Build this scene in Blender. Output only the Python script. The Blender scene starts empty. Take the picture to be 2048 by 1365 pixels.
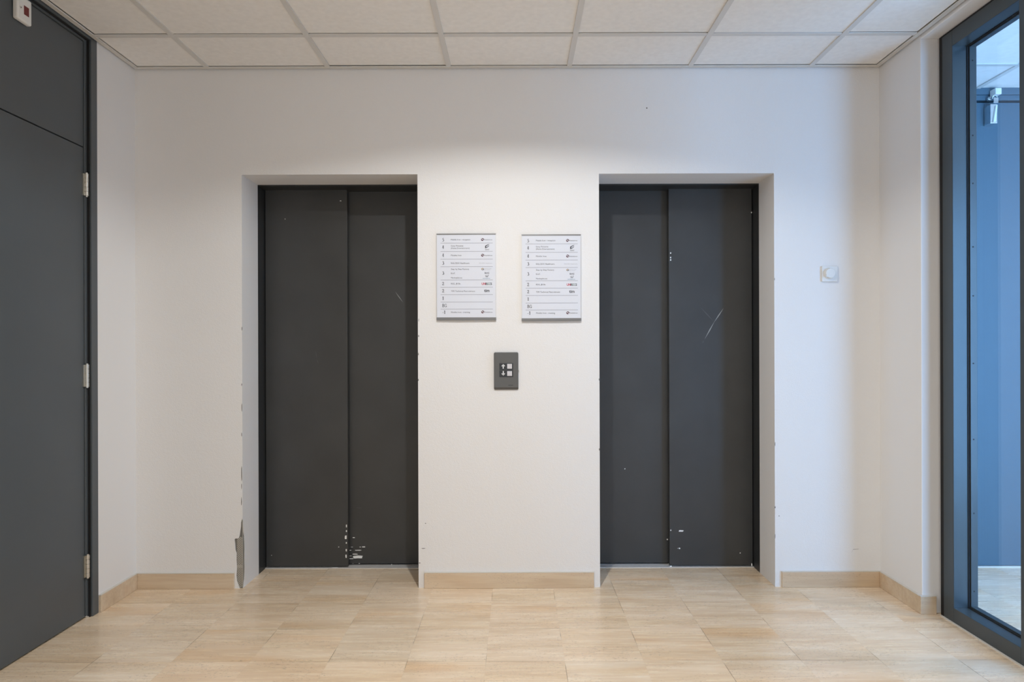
import bpy, bmesh, math, random
from mathutils import Vector

random.seed(11)
S = bpy.context.scene
COL = S.collection
PI = math.pi
D, CZ, F = 3.4, 1.193, 1365.0          # camera distance to the lift wall, eye height, focal length in photo pixels
VX, VY = 1031.0, 697.0                 # vanishing point of the room's depth


def mx(px, y=0.0):                     # a measured photo column on the plane at depth y -> metres
    return (px - VX) * (D + y) / F


def mz(py, y=0.0):
    return CZ + (VY - py) * (D + y) / F


# ------------------------------------------------------------------ materials
def mat(name, col, rough=0.5, metal=0.0, spec=0.5):
    m = bpy.data.materials.new(name)
    m.use_nodes = True
    b = m.node_tree.nodes['Principled BSDF']
    b.inputs['Base Color'].default_value = (*col, 1)
    b.inputs['Roughness'].default_value = rough
    b.inputs['Metallic'].default_value = metal
    b.inputs['Specular IOR Level'].default_value = spec
    return m


def nd(m, kind, **kw):
    n = m.node_tree.nodes.new(kind)
    for k, v in kw.items():
        setattr(n, k, v)
    return n


def lk(m, a, b):
    m.node_tree.links.new(a, b)


def obj_coords(m):
    g = nd(m, 'ShaderNodeNewGeometry')
    return g.outputs['Position']


def bump_noise(m, scales, dist=0.001, strength=0.5):
    b = m.node_tree.nodes['Principled BSDF']
    pos = obj_coords(m)
    prev = None
    for sc, st in scales:
        n = nd(m, 'ShaderNodeTexNoise')
        n.inputs['Scale'].default_value = sc
        n.inputs['Detail'].default_value = 3
        lk(m, pos, n.inputs['Vector'])
        bp = nd(m, 'ShaderNodeBump')
        bp.inputs['Distance'].default_value = dist
        bp.inputs['Strength'].default_value = st * strength
        lk(m, n.outputs['Fac'], bp.inputs['Height'])
        if prev:
            lk(m, prev.outputs['Normal'], bp.inputs['Normal'])
        prev = bp
    lk(m, prev.outputs['Normal'], b.inputs['Normal'])


def tint_noise(m, col, scale, amount, detail=4, stretch=(1, 1, 1)):
    b = m.node_tree.nodes['Principled BSDF']
    pos = obj_coords(m)
    mp = nd(m, 'ShaderNodeMapping')
    mp.inputs['Scale'].default_value = stretch
    lk(m, pos, mp.inputs['Vector'])
    n = nd(m, 'ShaderNodeTexNoise')
    n.inputs['Scale'].default_value = scale
    n.inputs['Detail'].default_value = detail
    lk(m, mp.outputs['Vector'], n.inputs['Vector'])
    r = nd(m, 'ShaderNodeValToRGB')
    r.color_ramp.elements[0].position = 0.3
    r.color_ramp.elements[1].position = 0.7
    r.color_ramp.elements[0].color = (*[c * (1 - amount) for c in col], 1)
    r.color_ramp.elements[1].color = (*[min(1, c * (1 + amount)) for c in col], 1)
    lk(m, n.outputs['Fac'], r.inputs['Fac'])
    lk(m, r.outputs['Color'], b.inputs['Base Color'])


PLASTER = mat('white_plaster', (0.80, 0.79, 0.78), 0.85, spec=0.25)
bump_noise(PLASTER, [(70, 0.7), (190, 0.9)], 0.0019, 0.55)
SMOOTH = mat('smooth_white_plaster', (0.80, 0.79, 0.78), 0.8, spec=0.25)
bump_noise(SMOOTH, [(25, 0.3)], 0.001, 0.4)
TILE = mat('ceiling_tile', (0.85, 0.83, 0.80), 0.95, spec=0.1)
tint_noise(TILE, (0.85, 0.83, 0.80), 40, 0.03)
TEE = mat('ceiling_grid_metal', (0.66, 0.645, 0.62), 0.5)
TRIM = mat('ceiling_angle_metal', (0.66, 0.64, 0.60), 0.5)
LIFT = mat('lift_door_paint', (0.044, 0.046, 0.047), 0.42, spec=0.5)
tint_noise(LIFT, (0.044, 0.046, 0.047), 5, 0.10)
LIFTFRAME = mat('lift_frame_paint', (0.030, 0.032, 0.033), 0.4)
DOOR = mat('grey_door_paint', (0.078, 0.091, 0.100), 0.36, spec=0.5)
tint_noise(DOOR, (0.078, 0.091, 0.100), 3, 0.05)
FRAME = mat('grey_frame_paint', (0.045, 0.060, 0.069), 0.30, spec=0.5)
BLUEDOOR = mat('corridor_door_paint', (0.066, 0.118, 0.160), 0.40, spec=0.5)
RUBBER_SHADE = mat('black_rubber_and_shade', (0.008, 0.008, 0.009), 0.7)  # rubber seals, and the black put in for shade around the glazed frame
STEEL = mat('brushed_steel', (0.62, 0.60, 0.55), 0.3, 1.0)
CHROME = mat('chrome', (0.80, 0.80, 0.80), 0.12, 1.0)
ALU = mat('aluminium', (0.66, 0.66, 0.66), 0.5, 0.35)
DARKALU = mat('grey_anodised_aluminium', (0.22, 0.22, 0.22), 0.42, 0.7)
ZINC = mat('galvanised_steel', (0.50, 0.49, 0.45), 0.5, 0.6)
CHIPW = mat('bare_chipped_metal', (0.86, 0.88, 0.88), 0.6)
SCRATCH = mat('scratch', (0.34, 0.36, 0.36), 0.6)
FAINT = mat('faint_scratch', (0.085, 0.09, 0.092), 0.6)
GRIME = mat('dark_chip', (0.19, 0.18, 0.165), 0.9)
WHITEP = mat('white_plastic', (0.80, 0.79, 0.76), 0.4)
OFFW = mat('ivory_plastic', (0.74, 0.73, 0.70), 0.4)
RED = mat('dark_red_window', (0.16, 0.018, 0.02), 0.25)
BLACK = mat('black_gloss', (0.010, 0.010, 0.012), 0.2)
BUTTON = mat('pale_button', (0.60, 0.59, 0.62), 0.45)
PANELM = mat('grey_metal_plate', (0.115, 0.115, 0.113), 0.4, 0.25)
ARROW = mat('white_print', (0.80, 0.80, 0.80), 0.5)
PAPER = mat('pale_blue_paper', (0.70, 0.725, 0.79), 0.35, spec=0.45)
INK = mat('dark_grey_ink', (0.028, 0.03, 0.04), 0.6)
INKM = mat('mid_grey_ink', (0.11, 0.115, 0.135), 0.6)
INKL = mat('light_grey_ink', (0.44, 0.45, 0.47), 0.6)
RULE = mat('grey_rule', (0.36, 0.37, 0.42), 0.6)
INKR = mat('red_ink', (0.50, 0.035, 0.075), 0.6)
INKMAR = mat('maroon_ink', (0.10, 0.025, 0.04), 0.6)
INKO = mat('ochre_ink', (0.36, 0.24, 0.08), 0.6)
INKG = mat('green_ink', (0.05, 0.13, 0.09), 0.6)
INKT = mat('teal_ink', (0.10, 0.24, 0.34), 0.6)
SEAL = mat('white_sealant', (0.66, 0.63, 0.58), 0.7)


def travertine(name, tile=0.3, ox=-0.116, oy=-0.2, joints=True, rough=0.22, dark=1.0):
    m = mat(name, (0.6, 0.5, 0.4), rough, spec=0.5)
    b = m.node_tree.nodes['Principled BSDF']
    pos = obj_coords(m)

    def math_(op, a, c=None):
        n = nd(m, 'ShaderNodeMath', operation=op)
        for i, v in enumerate((a, c)):
            if v is None:
                continue
            if isinstance(v, (int, float)):
                n.inputs[i].default_value = v
            else:
                lk(m, v, n.inputs[i])
        return n.outputs[0]

    def vm(op, a, v=None):
        n = nd(m, 'ShaderNodeVectorMath', operation=op)
        lk(m, a, n.inputs[0])
        if v is not None:
            if isinstance(v, tuple):
                n.inputs[1].default_value = v
            else:
                lk(m, v, n.inputs[1])
        return n.outputs[0]

    def noise(vec, scale, detail=4, rough_=0.6):
        n = nd(m, 'ShaderNodeTexNoise')
        n.inputs['Scale'].default_value = scale
        n.inputs['Detail'].default_value = detail
        n.inputs['Roughness'].default_value = rough_
        lk(m, vec, n.inputs['Vector'])
        return n.outputs['Fac']

    def ramp(fac, stops):
        r = nd(m, 'ShaderNodeValToRGB')
        e = r.color_ramp.elements
        while len(e) < len(stops):
            e.new(0.5)
        for el, (p, c) in zip(e, stops):
            el.position = p
            el.color = (*c, 1)
        lk(m, fac, r.inputs['Fac'])
        return r.outputs['Color']

    def mix(kind, fac, a, c):
        n = nd(m, 'ShaderNodeMix', data_type='RGBA', blend_type=kind)
        if isinstance(fac, float):
            n.inputs[0].default_value = fac
        else:
            lk(m, fac, n.inputs[0])
        for sock, v in ((n.inputs[6], a), (n.inputs[7], c)):
            if isinstance(v, tuple):
                sock.default_value = (*v, 1)
            else:
                lk(m, v, sock)
        return n.outputs[2]

    p = vm('SUBTRACT', pos, (ox, oy, 0.0))
    q = vm('SCALE', p)
    q.node.inputs['Scale'].default_value = 1 / tile
    cell = vm('FLOOR', q)
    wn = nd(m, 'ShaderNodeTexWhiteNoise', noise_dimensions='3D')
    if joints:
        sep0 = nd(m, 'ShaderNodeSeparateXYZ')
        lk(m, cell, sep0.inputs[0])
        cmb = nd(m, 'ShaderNodeCombineXYZ')
        lk(m, sep0.outputs[0], cmb.inputs[0])
        lk(m, sep0.outputs[1], cmb.inputs[1])
        lk(m, cmb.outputs[0], wn.inputs['Vector'])
    else:
        wn.inputs['Vector'].default_value = (3.7, 1.3, 0)
    # veins run along x, shifted from tile to tile
    off = vm('SCALE', wn.outputs['Color'])
    off.node.inputs['Scale'].default_value = 7.0
    pv = vm('ADD', pos, off)
    st = vm('MULTIPLY', pv, (1.5, 11.0, 11.0))
    broad = noise(st, 1.0, 3, 0.55)
    st2 = vm('MULTIPLY', pv, (4.0, 62.0, 62.0))
    fine = noise(st2, 1.0, 4, 0.65)
    base = ramp(broad, [(0.25, (0.53, 0.42, 0.30)), (0.45, (0.60, 0.495, 0.37)), (0.62, (0.645, 0.545, 0.425)), (0.8, (0.68, 0.59, 0.475))])
    base = mix('OVERLAY', 0.34, base, ramp(fine, [(0.25, (0.30, 0.28, 0.26)), (0.75, (0.68, 0.67, 0.66))]))
    tone = ramp(wn.outputs['Value'], [(0.0, (0.95, 0.92, 0.88)), (0.3, (1.0, 0.98, 0.97)), (0.6, (0.98, 0.985, 0.99)), (0.85, (1.04, 1.02, 1.0)), (1.0, (1.0, 0.945, 0.89))])
    base = mix('MULTIPLY', 1.0, base, tone)
    blush = noise(vm('MULTIPLY', pv, (1.1, 6.0, 6.0)), 1.0, 2, 0.5)
    base = mix('MULTIPLY', ramp(blush, [(0.56, (0.0, 0.0, 0.0)), (0.72, (0.8, 0.8, 0.8))]), base, (0.97, 0.86, 0.74))
    # pits: short dark flecks along the veins
    st3 = vm('MULTIPLY', pv, (85.0, 270.0, 270.0))
    pit = noise(st3, 1.0, 2, 0.5)
    clus = noise(vm('MULTIPLY', pv, (3.0, 9.0, 9.0)), 1.0, 2, 0.5)
    pm = math_('MULTIPLY', math_('GREATER_THAN', pit, 0.640), math_('GREATER_THAN', clus, 0.50))
    base = mix('MIX', math_('MULTIPLY', pm, 0.55 if joints else 0.25), base, (0.23, 0.185, 0.14))
    if joints:
        fr = vm('FRACTION', q)
        sp = nd(m, 'ShaderNodeSeparateXYZ')
        lk(m, fr, sp.inputs[0])
        dists = []
        for i in (0, 1):
            a = math_('ABSOLUTE', math_('SUBTRACT', sp.outputs[i], 0.5))
            dists.append(math_('SUBTRACT', 0.5, a))
        dm = math_('MINIMUM', dists[0], dists[1])
        jm = math_('LESS_THAN', dm, 0.0036)
        jn = noise(vm('MULTIPLY', pos, (3.1, 4.3, 1.0)), 1.0, 2, 0.5)
        jv = ramp(jn, [(0.50, (0.05, 0.05, 0.05)), (0.60, (0.95, 0.95, 0.95))])
        jf = math_('MULTIPLY', jm, jv)
        base = mix('MIX', jf, base, (0.20, 0.155, 0.105))
    hs = nd(m, 'ShaderNodeHueSaturation')
    hs.inputs['Saturation'].default_value = 1.04
    hs.inputs['Value'].default_value = dark
    lk(m, base, hs.inputs['Color'])
    lk(m, hs.outputs['Color'], b.inputs['Base Color'])
    rr = math_('ADD', math_('MULTIPLY', fine, 0.20), rough - 0.08)
    lk(m, rr, b.inputs['Roughness'])
    bp = nd(m, 'ShaderNodeBump')
    bp.inputs['Distance'].default_value = 0.0006
    bp.inputs['Strength'].default_value = 0.25
    lk(m, fine, bp.inputs['Height'])
    lk(m, bp.outputs['Normal'], b.inputs['Normal'])
    return m


FLOOR = travertine('travertine_floor', rough=0.24, dark=1.26)
SKIRT = travertine('travertine_skirting', joints=False, rough=0.4, dark=1.10)


def glass_mat():
    m = bpy.data.materials.new('clear_glass')
    m.use_nodes = True
    nt = m.node_tree
    nt.nodes.remove(nt.nodes['Principled BSDF'])
    out = nt.nodes['Material Output']
    tr = nd(m, 'ShaderNodeBsdfTransparent')
    tr.inputs['Color'].default_value = (0.95, 0.965, 0.97, 1)
    gl = nd(m, 'ShaderNodeBsdfGlossy')
    gl.inputs['Roughness'].default_value = 0.01
    ge = nd(m, 'ShaderNodeNewGeometry')
    dt = nd(m, 'ShaderNodeVectorMath', operation='DOT_PRODUCT')
    lk(m, ge.outputs['Normal'], dt.inputs[0]); lk(m, ge.outputs['Incoming'], dt.inputs[1])
    prev = dt.outputs['Value']
    fr = None
    for op, k in (('ABSOLUTE', None), ('SUBTRACT', 1.0), ('POWER', 5.0), ('MULTIPLY_ADD', 0.96)):   # Schlick's law for clear glass
        fr = nd(m, 'ShaderNodeMath', operation=op)
        if op == 'SUBTRACT':
            fr.inputs[0].default_value = 1.0; lk(m, prev, fr.inputs[1])
        else:
            lk(m, prev, fr.inputs[0])
            if k: fr.inputs[1].default_value = k
        if op == 'MULTIPLY_ADD':
            fr.inputs[2].default_value = 0.04
        prev = fr.outputs[0]
    mx_ = nd(m, 'ShaderNodeMixShader')
    lk(m, fr.outputs[0], mx_.inputs[0])
    lk(m, tr.outputs[0], mx_.inputs[1])
    lk(m, gl.outputs[0], mx_.inputs[2])
    lk(m, mx_.outputs[0], out.inputs['Surface'])
    return m


GLASS = glass_mat()


# ------------------------------------------------------------------ mesh helpers
class MB:
    def __init__(self):
        self.v, self.f, self.mi = [], [], []

    def quad(self, pts, mi=0):
        n = len(self.v)
        self.v += [tuple(p) for p in pts]
        self.f.append(tuple(range(n, n + len(pts))))
        self.mi.append(mi)

    def box(self, x0, x1, y0, y1, z0, z1, mi=0, skip=''):
        x0, x1 = sorted((x0, x1)); y0, y1 = sorted((y0, y1)); z0, z1 = sorted((z0, z1))
        n = len(self.v)
        self.v += [(x, y, z) for z in (z0, z1) for y in (y0, y1) for x in (x0, x1)]
        fs = {'b': (0, 2, 3, 1), 't': (4, 5, 7, 6), 'f': (0, 1, 5, 4), 'k': (2, 6, 7, 3), 'l': (0, 4, 6, 2), 'r': (1, 3, 7, 5)}
        for k, q in fs.items():
            if k in skip:
                continue
            self.f.append(tuple(n + i for i in q))
            self.mi.append(mi)

    def prism(self, pts, axis, a, b, mi=0):
        """extrude a polygon given in the two other axes, between a and b along axis ('x','y','z')"""
        def to(p, t):
            return {'x': (t, p[0], p[1]), 'y': (p[0], t, p[1]), 'z': (p[0], p[1], t)}[axis]
        n = len(self.v); k = len(pts)
        self.v += [to(p, a) for p in pts] + [to(p, b) for p in pts]
        self.f.append(tuple(n + i for i in range(k))); self.mi.append(mi)
        self.f.append(tuple(n + k + i for i in reversed(range(k)))); self.mi.append(mi)
        for i in range(k):
            j = (i + 1) % k
            self.f.append((n + i, n + k + i, n + k + j, n + j)); self.mi.append(mi)

    def cyl(self, c, r, h, axis='z', seg=24, mi=0, r2=None):
        r2 = r if r2 is None else r2
        n = len(self.v)
        def P(a, rr, t):
            u, w = rr * math.cos(a), rr * math.sin(a)
            return {'z': (c[0] + u, c[1] + w, c[2] + t), 'y': (c[0] + u, c[1] + t, c[2] + w), 'x': (c[0] + t, c[1] + u, c[2] + w)}[axis]
        for rr, t in ((r, 0), (r2, h)):
            self.v += [P(2 * PI * i / seg, rr, t) for i in range(seg)]
        self.f.append(tuple(n + i for i in range(seg))); self.mi.append(mi)
        self.f.append(tuple(n + seg + i for i in reversed(range(seg)))); self.mi.append(mi)
        for i in range(seg):
            j = (i + 1) % seg
            self.f.append((n + i, n + seg + i, n + seg + j, n + j)); self.mi.append(mi)

    def flat(self, pts, y, mi=0):
        """a small polygon of surface wear lying on a plane that faces the room"""
        self.quad([(p[0], y, p[1]) for p in pts], mi)

    def build(self, name, mats, parent=None, bevel=0.0, seg=2, smooth=False, origin=None):
        me = bpy.data.meshes.new(name)
        o3 = Vector(origin) if origin else Vector((0, 0, 0))
        me.from_pydata([tuple(Vector(v) - o3) for v in self.v], [], self.f)
        if not isinstance(mats, (list, tuple)):
            mats = [mats]
        for m in mats:
            me.materials.append(m)
        for p, i in zip(me.polygons, self.mi):
            p.material_index = i
        bm = bmesh.new(); bm.from_mesh(me)
        bmesh.ops.recalc_face_normals(bm, faces=bm.faces)
        bm.to_mesh(me); bm.free()
        o = bpy.data.objects.new(name, me)
        COL.objects.link(o)
        o.location = o3
        if parent:
            o.parent = parent
            o.location = o3 - Vector(parent.location)
        if bevel:
            md = o.modifiers.new('edge', 'BEVEL')
            md.width = bevel; md.segments = seg; md.limit_method = 'ANGLE'; md.angle_limit = math.radians(40)
        if smooth:
            for p in me.polygons:
                p.use_smooth = True
            if hasattr(me, 'set_sharp_from_angle'):
                me.set_sharp_from_angle(angle=math.radians(40))
        return o


def empty(name, loc, label=None, cat=None, group=None, kind=None):
    o = bpy.data.objects.new(name, None)
    o.empty_display_size = 0.1
    COL.objects.link(o)
    o.location = loc
    return tag(o, label, cat, group, kind)


def tag(o, label=None, cat=None, group=None, kind=None):
    for k, v in (('label', label), ('category', cat), ('group', group), ('kind', kind)):
        if v:
            o[k] = v
    return o


def struct(o, label=None):
    o['kind'] = 'structure'
    if label:
        o['label'] = label
    return o


# ------------------------------------------------------------------ dimensions
XL, XR = -1.893, 1.816                 # plaster side walls
H = 2.588                              # underside of the ceiling grid
YB = -5.2                              # rear end of the lobby and corridor
YC = -2.6                              # the corridor ends at a tall window
XE = 3.75                               # far side of the corridor beyond the glass
REV = 0.212                            # depth of the lift recesses
LA0, LA1 = -1.362, -0.486              # left lift opening
LB0, LB1 = 0.418, 1.290                # right lift opening
OZ = 2.062                             # top of the openings
GX = 1.887                             # face of the glazed partition

# ------------------------------------------------------------------ floor
mb = MB()
mb.box(-2.3, XE + 0.2, YB - 0.2, 0.46, -0.12, 0.0)
struct(mb.build('floor', FLOOR), 'polished beige travertine tile floor')

# ------------------------------------------------------------------ back wall with two lift recesses
xs = [XL - 0.2, LA0, LA1, LB0, LB1, XR]
mb = MB()
for i in range(5):
    solid = i in (0, 2, 4)
    for z0, z1 in ((0, OZ), (OZ, 2.72)):
        if not solid and z0 == 0:
            continue
        skip = ''
        if z0 == 0:
            skip += 't'
        elif solid:
            skip += 'b'
        if z0 > 0:
            if i > 0: skip += 'l'
            if i < 4: skip += 'r'
        mb.box(xs[i], xs[i + 1], 0, REV, z0, z1, 0, skip)
# specks and scuffs on the paint
def dab(cx, cy, w, h, mi, y=-0.0004, ang=0.0):
    pts = []
    k = 7
    for a in range(k):
        t = 2 * PI * a / k
        r = 0.75 + 0.5 * random.random()
        u, v = w / 2 * r * math.cos(t), h / 2 * r * math.sin(t)
        pts.append((mx(cx + u * math.cos(ang) - v * math.sin(ang)), mz(cy + u * math.sin(ang) + v * math.cos(ang))))
    mb.flat(pts, y, mi)
for cx, cy, w, h in ((1295, 217, 3, 3), (484, 656, 1.6, 8), (483.4, 768, 1.3, 5), (483.3, 814, 1.6, 20), (482.8, 868, 1.2, 8), (482.6, 944, 1.7, 30),
                     (482.3, 972, 1.2, 12), (482, 1003, 1.4, 18), (837.5, 640, 1.2, 6), (837.3, 672, 2, 5), (836.8, 708, 1.5, 6), (836.6, 760, 1.6, 5), (1549.5, 560, 1.2, 5),
                     (1549.4, 890, 1.4, 9), (1549.2, 1017, 2.4, 4), (1198, 900, 1.4, 6), (1198, 760, 1.2, 5), (846, 1097, 9, 1.4), (850, 1047, 2, 2.5),
                     (838, 1126, 3, 2.2), (1549, 1075, 1.2, 12), (1557, 1034, 2, 2)):
    dab(cx, cy, w, h, 1)
for a, c in (((1702, 1108), (1705, 1102)), ((1705, 1102), (1716, 1101))):
    x0, z0, x1, z1 = mx(a[0]), mz(a[1]), mx(c[0]), mz(c[1])
    mb.flat([(x0, z0), (x1, z1), (x1, z1 + 0.0012), (x0 + 0.0004, z0 + 0.0016)], -0.0004, 1)
wb = mb.build('wall_back', [PLASTER, GRIME, SMOOTH])
for p in wb.data.polygons:
    if p.material_index == 0 and abs(p.normal.y) < 0.5:
        p.material_index = 2
struct(wb, 'white rough-plastered wall with two lift recesses')
# the knocked-off plaster at the left lift's left corner
cut = MB()
zt = mz(1036)
edge = [(1036, 483.2), (1044, 480.8), (1053, 480.4), (1062, 479.0), (1070, 478.0), (1075.5, 476.0), (1076.5, 469.0), (1078, 467.5),
        (1087, 468.6), (1099, 469.4), (1106, 471.8), (1120, 471.6), (1136, 472.4), (1150, 471.4), (1161, 472.2), (1168, 475.0), (1177.5, 478.5)]
poly = [(mx(px), mz(py)) for py, px in edge]
poly = poly + [(LA0 + 0.02, -0.01), (LA0 + 0.02, zt)]
cut.prism(poly, 'y', -0.01, 0.006)
redge = [(zt, 0.0), (mz(1060), 0.010), (mz(1075), 0.024), (mz(1100), 0.029), (mz(1120), 0.026), (mz(1140), 0.030), (mz(1160), 0.024), (0.02, 0.014), (-0.01, 0.008)]
cut2 = MB()
cut2.prism([(-0.01, zt)] + [(y, z) for z, y in redge] + [(-0.01, -0.01)], 'x', LA0 - 0.005, LA0 + 0.02)
cutters = [cut.build('cutter', SMOOTH), cut2.build('cutter', SMOOTH)]
for c in cutters:
    md = wb.modifiers.new('knock', 'BOOLEAN')
    md.operation = 'DIFFERENCE'; md.object = c; md.solver = 'EXACT'
bpy.context.view_layer.update()
dg = bpy.context.evaluated_depsgraph_get()
newme = bpy.data.meshes.new_from_object(wb.evaluated_get(dg))
wb.modifiers.clear()
wb.data = newme
for c in cutters:
    bpy.data.objects.remove(c)
# perforated metal corner bead showing in the hole
bd = MB()
cw = 0.0028
for j in range(int((mz(1073) - 0.004) / cw)):
    z0 = 0.004 + j * cw
    for leg in (0, 1):
        for i in range(10 if leg == 0 else 10):
            wide = 1.0 if j > 14 else 0.55 + j * 0.03
            if leg == 0 and i * cw > 0.0265 * wide:
                continue
            hole = (i % 2 == 1) and ((j + (i // 2) * 2) % 4 in (0, 1)) and not (34 < j < 40 and leg == 0)
            if hole:
                continue
            if leg == 0:
                x1 = LA0 - 0.0015 - i * cw
                bd.box(x1 - cw, x1, 0.0022, 0.0032, z0, z0 + cw)
            else:
                y0 = 0.003 + i * cw
                if y0 > 0.026 * min(1.0, 0.35 + j * 0.05): continue
                bd.box(LA0 - 0.0030, LA0 - 0.0020, y0, y0 + cw, z0, z0 + cw)
bd.cyl((LA0 - 0.0012, 0.0018, 0.0), 0.0016, zt - 0.006, 'z', 8)
o = bd.build('corner_bead', ZINC, wb)
o['label'] = 'perforated grey metal corner bead'
# dark backing of the broken plaster
bk = MB()
bk.box(mx(465), LA0 - 0.0052, 0.0052, 0.0058, 0.0, mz(1038))
bk.box(LA0 - 0.0049, LA0 - 0.0044, 0.0052, 0.034, 0.0, mz(1038))
bk.build('broken_plaster', GRIME, wb)

# ------------------------------------------------------------------ side walls
LEAFX = -1.913
DY0, DY1 = -0.309, -1.385              # door lining on the left wall
mb = MB()
mb.box(XL - 0.2, XL, DY0, 0.0, 0, 2.72)
mb.box(XL - 0.2, XL, YB, DY1, 0, 2.72)
mb.box(XL - 0.2, XL, DY1, DY0, 2.60, 2.72)
struct(mb.build('wall_left', SMOOTH), 'white side wall with the tall grey door')
mb = MB()
mb.box(XR, 1.97, -0.345, 0.30, 0, 2.72)
mb.box(XR, 1.99, -1.55, -0.345, 2.572, 2.72)
mb.box(XR, 1.99, YB, -1.55, 0, 2.72)
struct(mb.build('wall_right', SMOOTH, bevel=0.004), 'white wall stub beside the glazed partition')
mb = MB()
mb.box(XL - 0.2, 1.99, YB - 0.2, YB, 0, 2.72)
struct(mb.build('wall_rear', SMOOTH))
mb = MB()
mb.box(XE, XE + 0.2, YC - 0.2, 0.36, 0, 2.72)
mb.box(1.97, 2.0, 0.30, 0.36, 0, 2.72)
mb.box(3.5, XE, 0.30, 0.36, 0, 2.72)
mb.box(2.0, 3.5, 0.30, 0.36, 2.594, 2.72)
WX0, WX1, WZ0, WZ1 = 2.25, 3.65, 0.10, 2.30
mb.box(1.99, WX0, YC - 0.2, YC, 0, 2.72)
mb.box(WX1, XE, YC - 0.2, YC, 0, 2.72)
mb.box(WX0, WX1, YC - 0.2, YC, 0, WZ0)
mb.box(WX0, WX1, YC - 0.2, YC, WZ1, 2.72)
struct(mb.build('wall_corridor', SMOOTH), 'walls of the corridor beyond the glass')

# ------------------------------------------------------------------ ceiling
xk = [0.271 + 0.5985 * k for k in range(-3, 3)]
yk = [-0.358 - 0.6 * k for k in range(9)]
mb = MB()
ex = [XL + 0.029] + xk + [XR - 0.029]
ey = [-0.029] + yk + [YB]
for i in range(len(ex) - 1):
    for j in range(len(ey) - 1):
        xa = ex[i] + (0.0 if i == 0 else 0.011)
        xb = ex[i + 1] - (0.0 if i == len(ex) - 2 else 0.011)
        ya = ey[j] - (0.0 if j == 0 else 0.0145)     # each tile leaves a narrow dark gap along its cross rail
        mb.box(xa, xb, ey[j + 1] + 0.010, ya, H + 0.0055 + random.uniform(-0.0008, 0.0012), H + 0.02)
ce = mb.build('ceiling', TILE)
struct(ce, 'suspended ceiling of square off-white tiles')
g = MB()
for x in xk:
    g.box(x - 0.012, x + 0.012, YB, -0.02, H - 0.0005, H + 0.0058)
for y in yk:
    xa = XL + 0.02
    for x in xk + [XR - 0.008]:
        g.box(xa, x - 0.0125, y - 0.012, y + 0.012, H, H + 0.0058)
        xa = x + 0.0125
g.build('ceiling_grid', TEE, ce)
t = MB()
t.box(XL + 0.006, XR - 0.006, -0.027, -0.006, H - 0.002, H + 0.003)
t.box(XL + 0.006, XL + 0.027, YB, -0.0275, H - 0.002, H + 0.003)
t.box(XR - 0.027, XR - 0.007, YB, -0.0275, H - 0.002, H + 0.003)
t.build('edge_trim', TRIM, ce)
mb = MB()
mb.box(1.99, XE, YC, -0.36, H + 0.006, H + 0.02)
mb.box(1.97, XE, -0.36, 0.30, H + 0.006, H + 0.02)
for k in range(3):
    x = 2.5 + 0.6 * k
    mb.box(x - 0.012, x + 0.012, YC, 0.296, H, H + 0.0058, 1)
for k in range(5):
    y = -0.02 - 0.6 * k
    xa = 2.0
    for x in [2.5, 3.1, 3.7, XE]:
        mb.box(xa, x - 0.0125, y - 0.012, y + 0.012, H + 0.0005, H + 0.0058, 1)
        xa = x + 0.0125
struct(mb.build('ceiling_corridor', [TILE, TEE]), 'tiled ceiling of the corridor beyond the glass')

# ------------------------------------------------------------------ stone skirtings
def skirting(name, boxes, label):
    m = MB()
    for b in boxes:
        m.box(*b)
    o = struct(m.build(name, SKIRT, bevel=0.002), label)
    c = MB()
    for x0, x1, y0, y1, z0, z1 in boxes:
        c.box(x0, x1, y0, y1, z1 + 0.0002, z1 + 0.003)
    c.build('sealant_bead', SEAL, o)
    return o


SH, ST = 0.077, 0.012
skirting('baseboard_back_left', [(XL + ST, mx(466, -ST), -ST, 0, 0, SH)], 'beige stone skirting left of the left lift')
skirting('baseboard_back_center', [(mx(847, -ST), mx(1187, -ST), -ST, 0, 0, SH)], 'beige stone skirting between the lifts')
skirting('baseboard_back_right', [(mx(1563, -ST), XR - ST, -ST, 0, 0, SH)], 'beige stone skirting right of the right lift')
skirting('baseboard_left', [(XL, XL + ST, DY0 + 0.002, 0, 0, SH)], 'beige stone skirting beside the left door')
skirting('baseboard_right', [(XR - ST, XR, -0.345, -0.21, 0, SH), (XR - ST, XR, -0.2085, 0, 0, SH)], 'beige stone skirting on the right wall stub')
skirting('baseboard_jamb', [(XR - ST, GX - 0.012, -0.345 - ST, -0.345, 0, SH + 0.002)], 'stone skirting piece at the glass partition')

# ------------------------------------------------------------------ lifts
def streak(m, a, c, w, y, mi):
    (x0, z0), (x1, z1) = a, c
    dx, dz = x1 - x0, z1 - z0
    L = math.hypot(dx, dz) or 1
    nx, nz = -dz / L * w / 2, dx / L * w / 2
    m.flat([(x0, z0), ((x0 + x1) / 2 + nx, (z0 + z1) / 2 + nz), (x1, z1), ((x0 + x1) / 2 - nx, (z0 + z1) / 2 - nz)], y, mi)


def chip(m, cx, cy, w, h, y, mi=1):
    pts = []
    n = 16
    for a in range(n):
        t = 2 * PI * a / n
        c, d = math.cos(t), math.sin(t)
        r = 0.82 + 0.3 * random.random()
        u = math.copysign(abs(c) ** 0.5, c) * r
        v = math.copysign(abs(d) ** 0.5, d) * r
        pts.append((mx(cx + w / 2 * u, y), mz(cy + h / 2 * v, y)))
    m.flat(pts, y - 0.0004, mi)


YF, YR = 0.308, 0.351


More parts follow.
